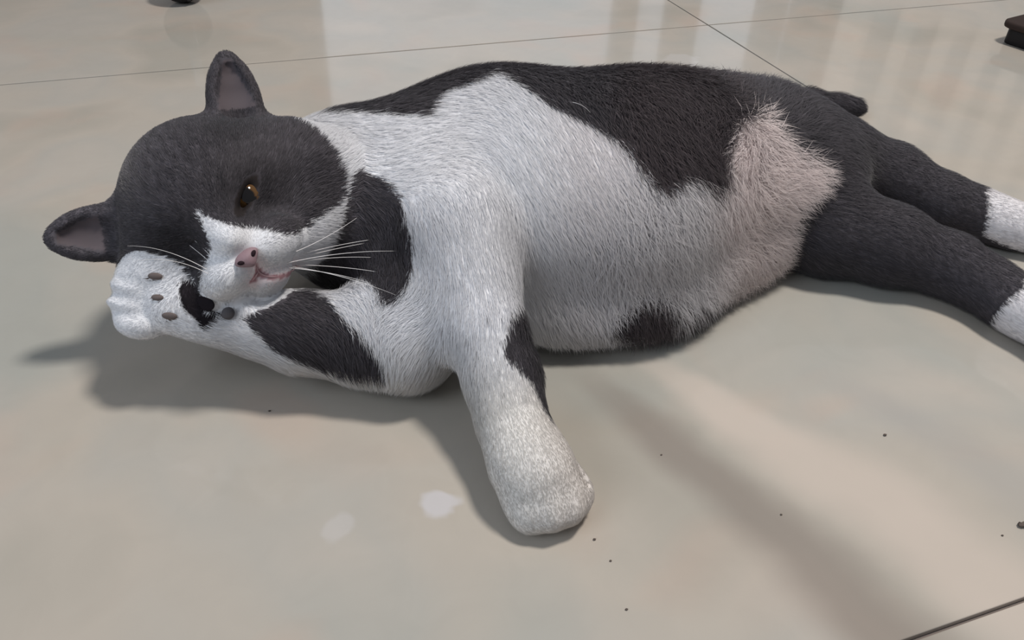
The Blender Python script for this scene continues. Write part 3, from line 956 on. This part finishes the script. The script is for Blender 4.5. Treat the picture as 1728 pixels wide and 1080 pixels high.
def prism(name, outline, z0, z1, bev, mt, parent=None, origin=(0, 0)):
    """a slab with a rounded rim over a convex outline (list of xy)"""
    O = np.array(outline); c = O.mean(0); n = len(O); rings = []
    D = O - c; LN = np.linalg.norm(D, axis=1)[:, None]

    def ring(f): return c + D * (1 - f / LN)

    prof = [(bev, z0), (bev * .3, z0 + bev * .3), (0, z0 + bev), (0, z1 - bev), (bev * .3, z1 - bev * .3), (bev, z1)]
    V = []
    for f, z in prof: V += [(float(a[0] - origin[0]), float(a[1] - origin[1]), float(z)) for a in ring(f)]
    Fq = [(n * k + j, n * k + (j + 1) % n, n * k + n + (j + 1) % n, n * k + n + j) for k in range(len(prof) - 1) for j in range(n)]
    Fq += [tuple(range(n))[::-1], tuple(range(n * (len(prof) - 1), n * len(prof)))]
    return link_mesh(name, V, Fq, mt, parent)


def rounded(c, w_, d_, r, rot, n=10):
    pts = []
    for sx, sy, a0 in ((1, 1, 0), (-1, 1, 90), (-1, -1, 180), (1, -1, 270)):
        for k in range(n + 1):
            a = math.radians(a0 + 90 * k / n); x = sx * (w_ / 2 - r) + r * math.cos(a); y = sy * (d_ / 2 - r) + r * math.sin(a)
            pts.append((c[0] + x * math.cos(rot) - y * math.sin(rot), c[1] + x * math.sin(rot) + y * math.cos(rot)))
    return pts


# square foot of a table, top right: one corner points into the frame
tipc = at(1697, 33, .028); d1_ = at(1780, 2, .028) - tipc; d2_ = at(1780, 62, .028) - tipc
bis = nrm(nrm(d1_[:2]) + nrm(d2_[:2])); rot = math.atan2(bis[1], bis[0]) + math.pi / 4
cen = tipc[:2] + bis * .186
tb_ = empty('table_base', (cen[0], cen[1], 0)); tb_['label'] = 'dark brown square slab with a black underside, one corner showing at the top right edge'; tb_['category'] = 'table base'
prism('base_plate', rounded(cen, .27, .27, .014, rot), .0195, .028, .0025, dark_mat, tb_, cen)
prism('foot', rounded(cen, .257, .257, .010, rot), 0, .020, .0015, black_mat, tb_, cen)

# round black furniture caster at the top left edge
q_ = at(302, -38, .030)
cc = empty('furniture_caster', (q_[0], q_[1], 0)); cc['label'] = 'rounded black furniture caster touching the floor at the top left edge'; cc['category'] = 'caster'
V0, F0 = sphere(40, 28)
R_ = .030 * (1 - .035 * np.exp(-((V0[:, 0] - .22) / .05) ** 2))        # a shallow seam around the ball
link_mesh('ball', V0 * R_[:, None] + np.array([0, 0, .030]), F0, black_mat, cc)
n = 48; VR = []
for dx in (-.0022, .0022):
    for rr_ in (.0275, .0296):
        VR += [(.0066 + dx, rr_ * math.cos(2 * math.pi * j / n), .030 + rr_ * math.sin(2 * math.pi * j / n)) for j in range(n)]
FR = []
for a_, c_ in ((0, 1), (1, 3), (3, 2), (2, 0)): FR += [(a_ * n + j, a_ * n + (j + 1) % n, c_ * n + (j + 1) % n, c_ * n + j) for j in range(n)]
link_mesh('rim', VR, FR, mat('charcoal_plastic', .4, (.05, .048, .052), .5)[0], cc)
prism('stem', rounded((0, 0), .014, .014, .0069, 0), .058, .11, .001, mat('steel_stem', .3, (.35, .35, .36), .5)[0], cc)

# crumbs on the tiles
crumb_mat, _, _ = mat('crumb', .9, (.10, .08, .07), .2)
CR = [((1003, 911), .0010, 'tiny dark crumb on the floor just beyond the tip of the outstretched paw'), ((1030, 947), .0008, 'tiny dark crumb on the floor, second one out from the outstretched paw'),
      ((1057, 1029), .0009, 'tiny grey crumb on the floor near the bottom edge below the paw'), ((1116, 768), .0007, 'tiny dark crumb on the floor right of the wrist of the outstretched leg'),
      ((1493, 735), .0013, 'tiny brown crumb on the floor below the hind legs'), ((1318, 869), .0008, 'tiny dark crumb in the dark band of the floor'),
      ((455, 694), .0009, 'tiny dark crumb on the floor below the folded foreleg'), ((1724, 888), .0022, 'dark crumb on the floor at the right edge'), ((1691, 904), .0008, 'tiny crumb on the floor just left of the right edge crumb')]
for (x, y), r_, lab in CR:
    c = at(x, y, 0); V0, F0 = sphere(8, 6)
    r_ *= .62 if x < 1700 else .8
    jit = 1 + .25 * np.sin(V0 @ np.array([7., 5., 9.]) + x)
    Vc = V0 * jit[:, None] * np.array([r_ * 1.3, r_, r_ * .6]); Vc[:, 2] -= Vc[:, 2].min()
    o = link_mesh('crumb', Vc, F0, crumb_mat, loc=(c[0], c[1], 0))
    o['label'] = lab; o['category'] = 'crumb'; o['group'] = 'crumbs on the floor'
print('done', time.time() - T0)
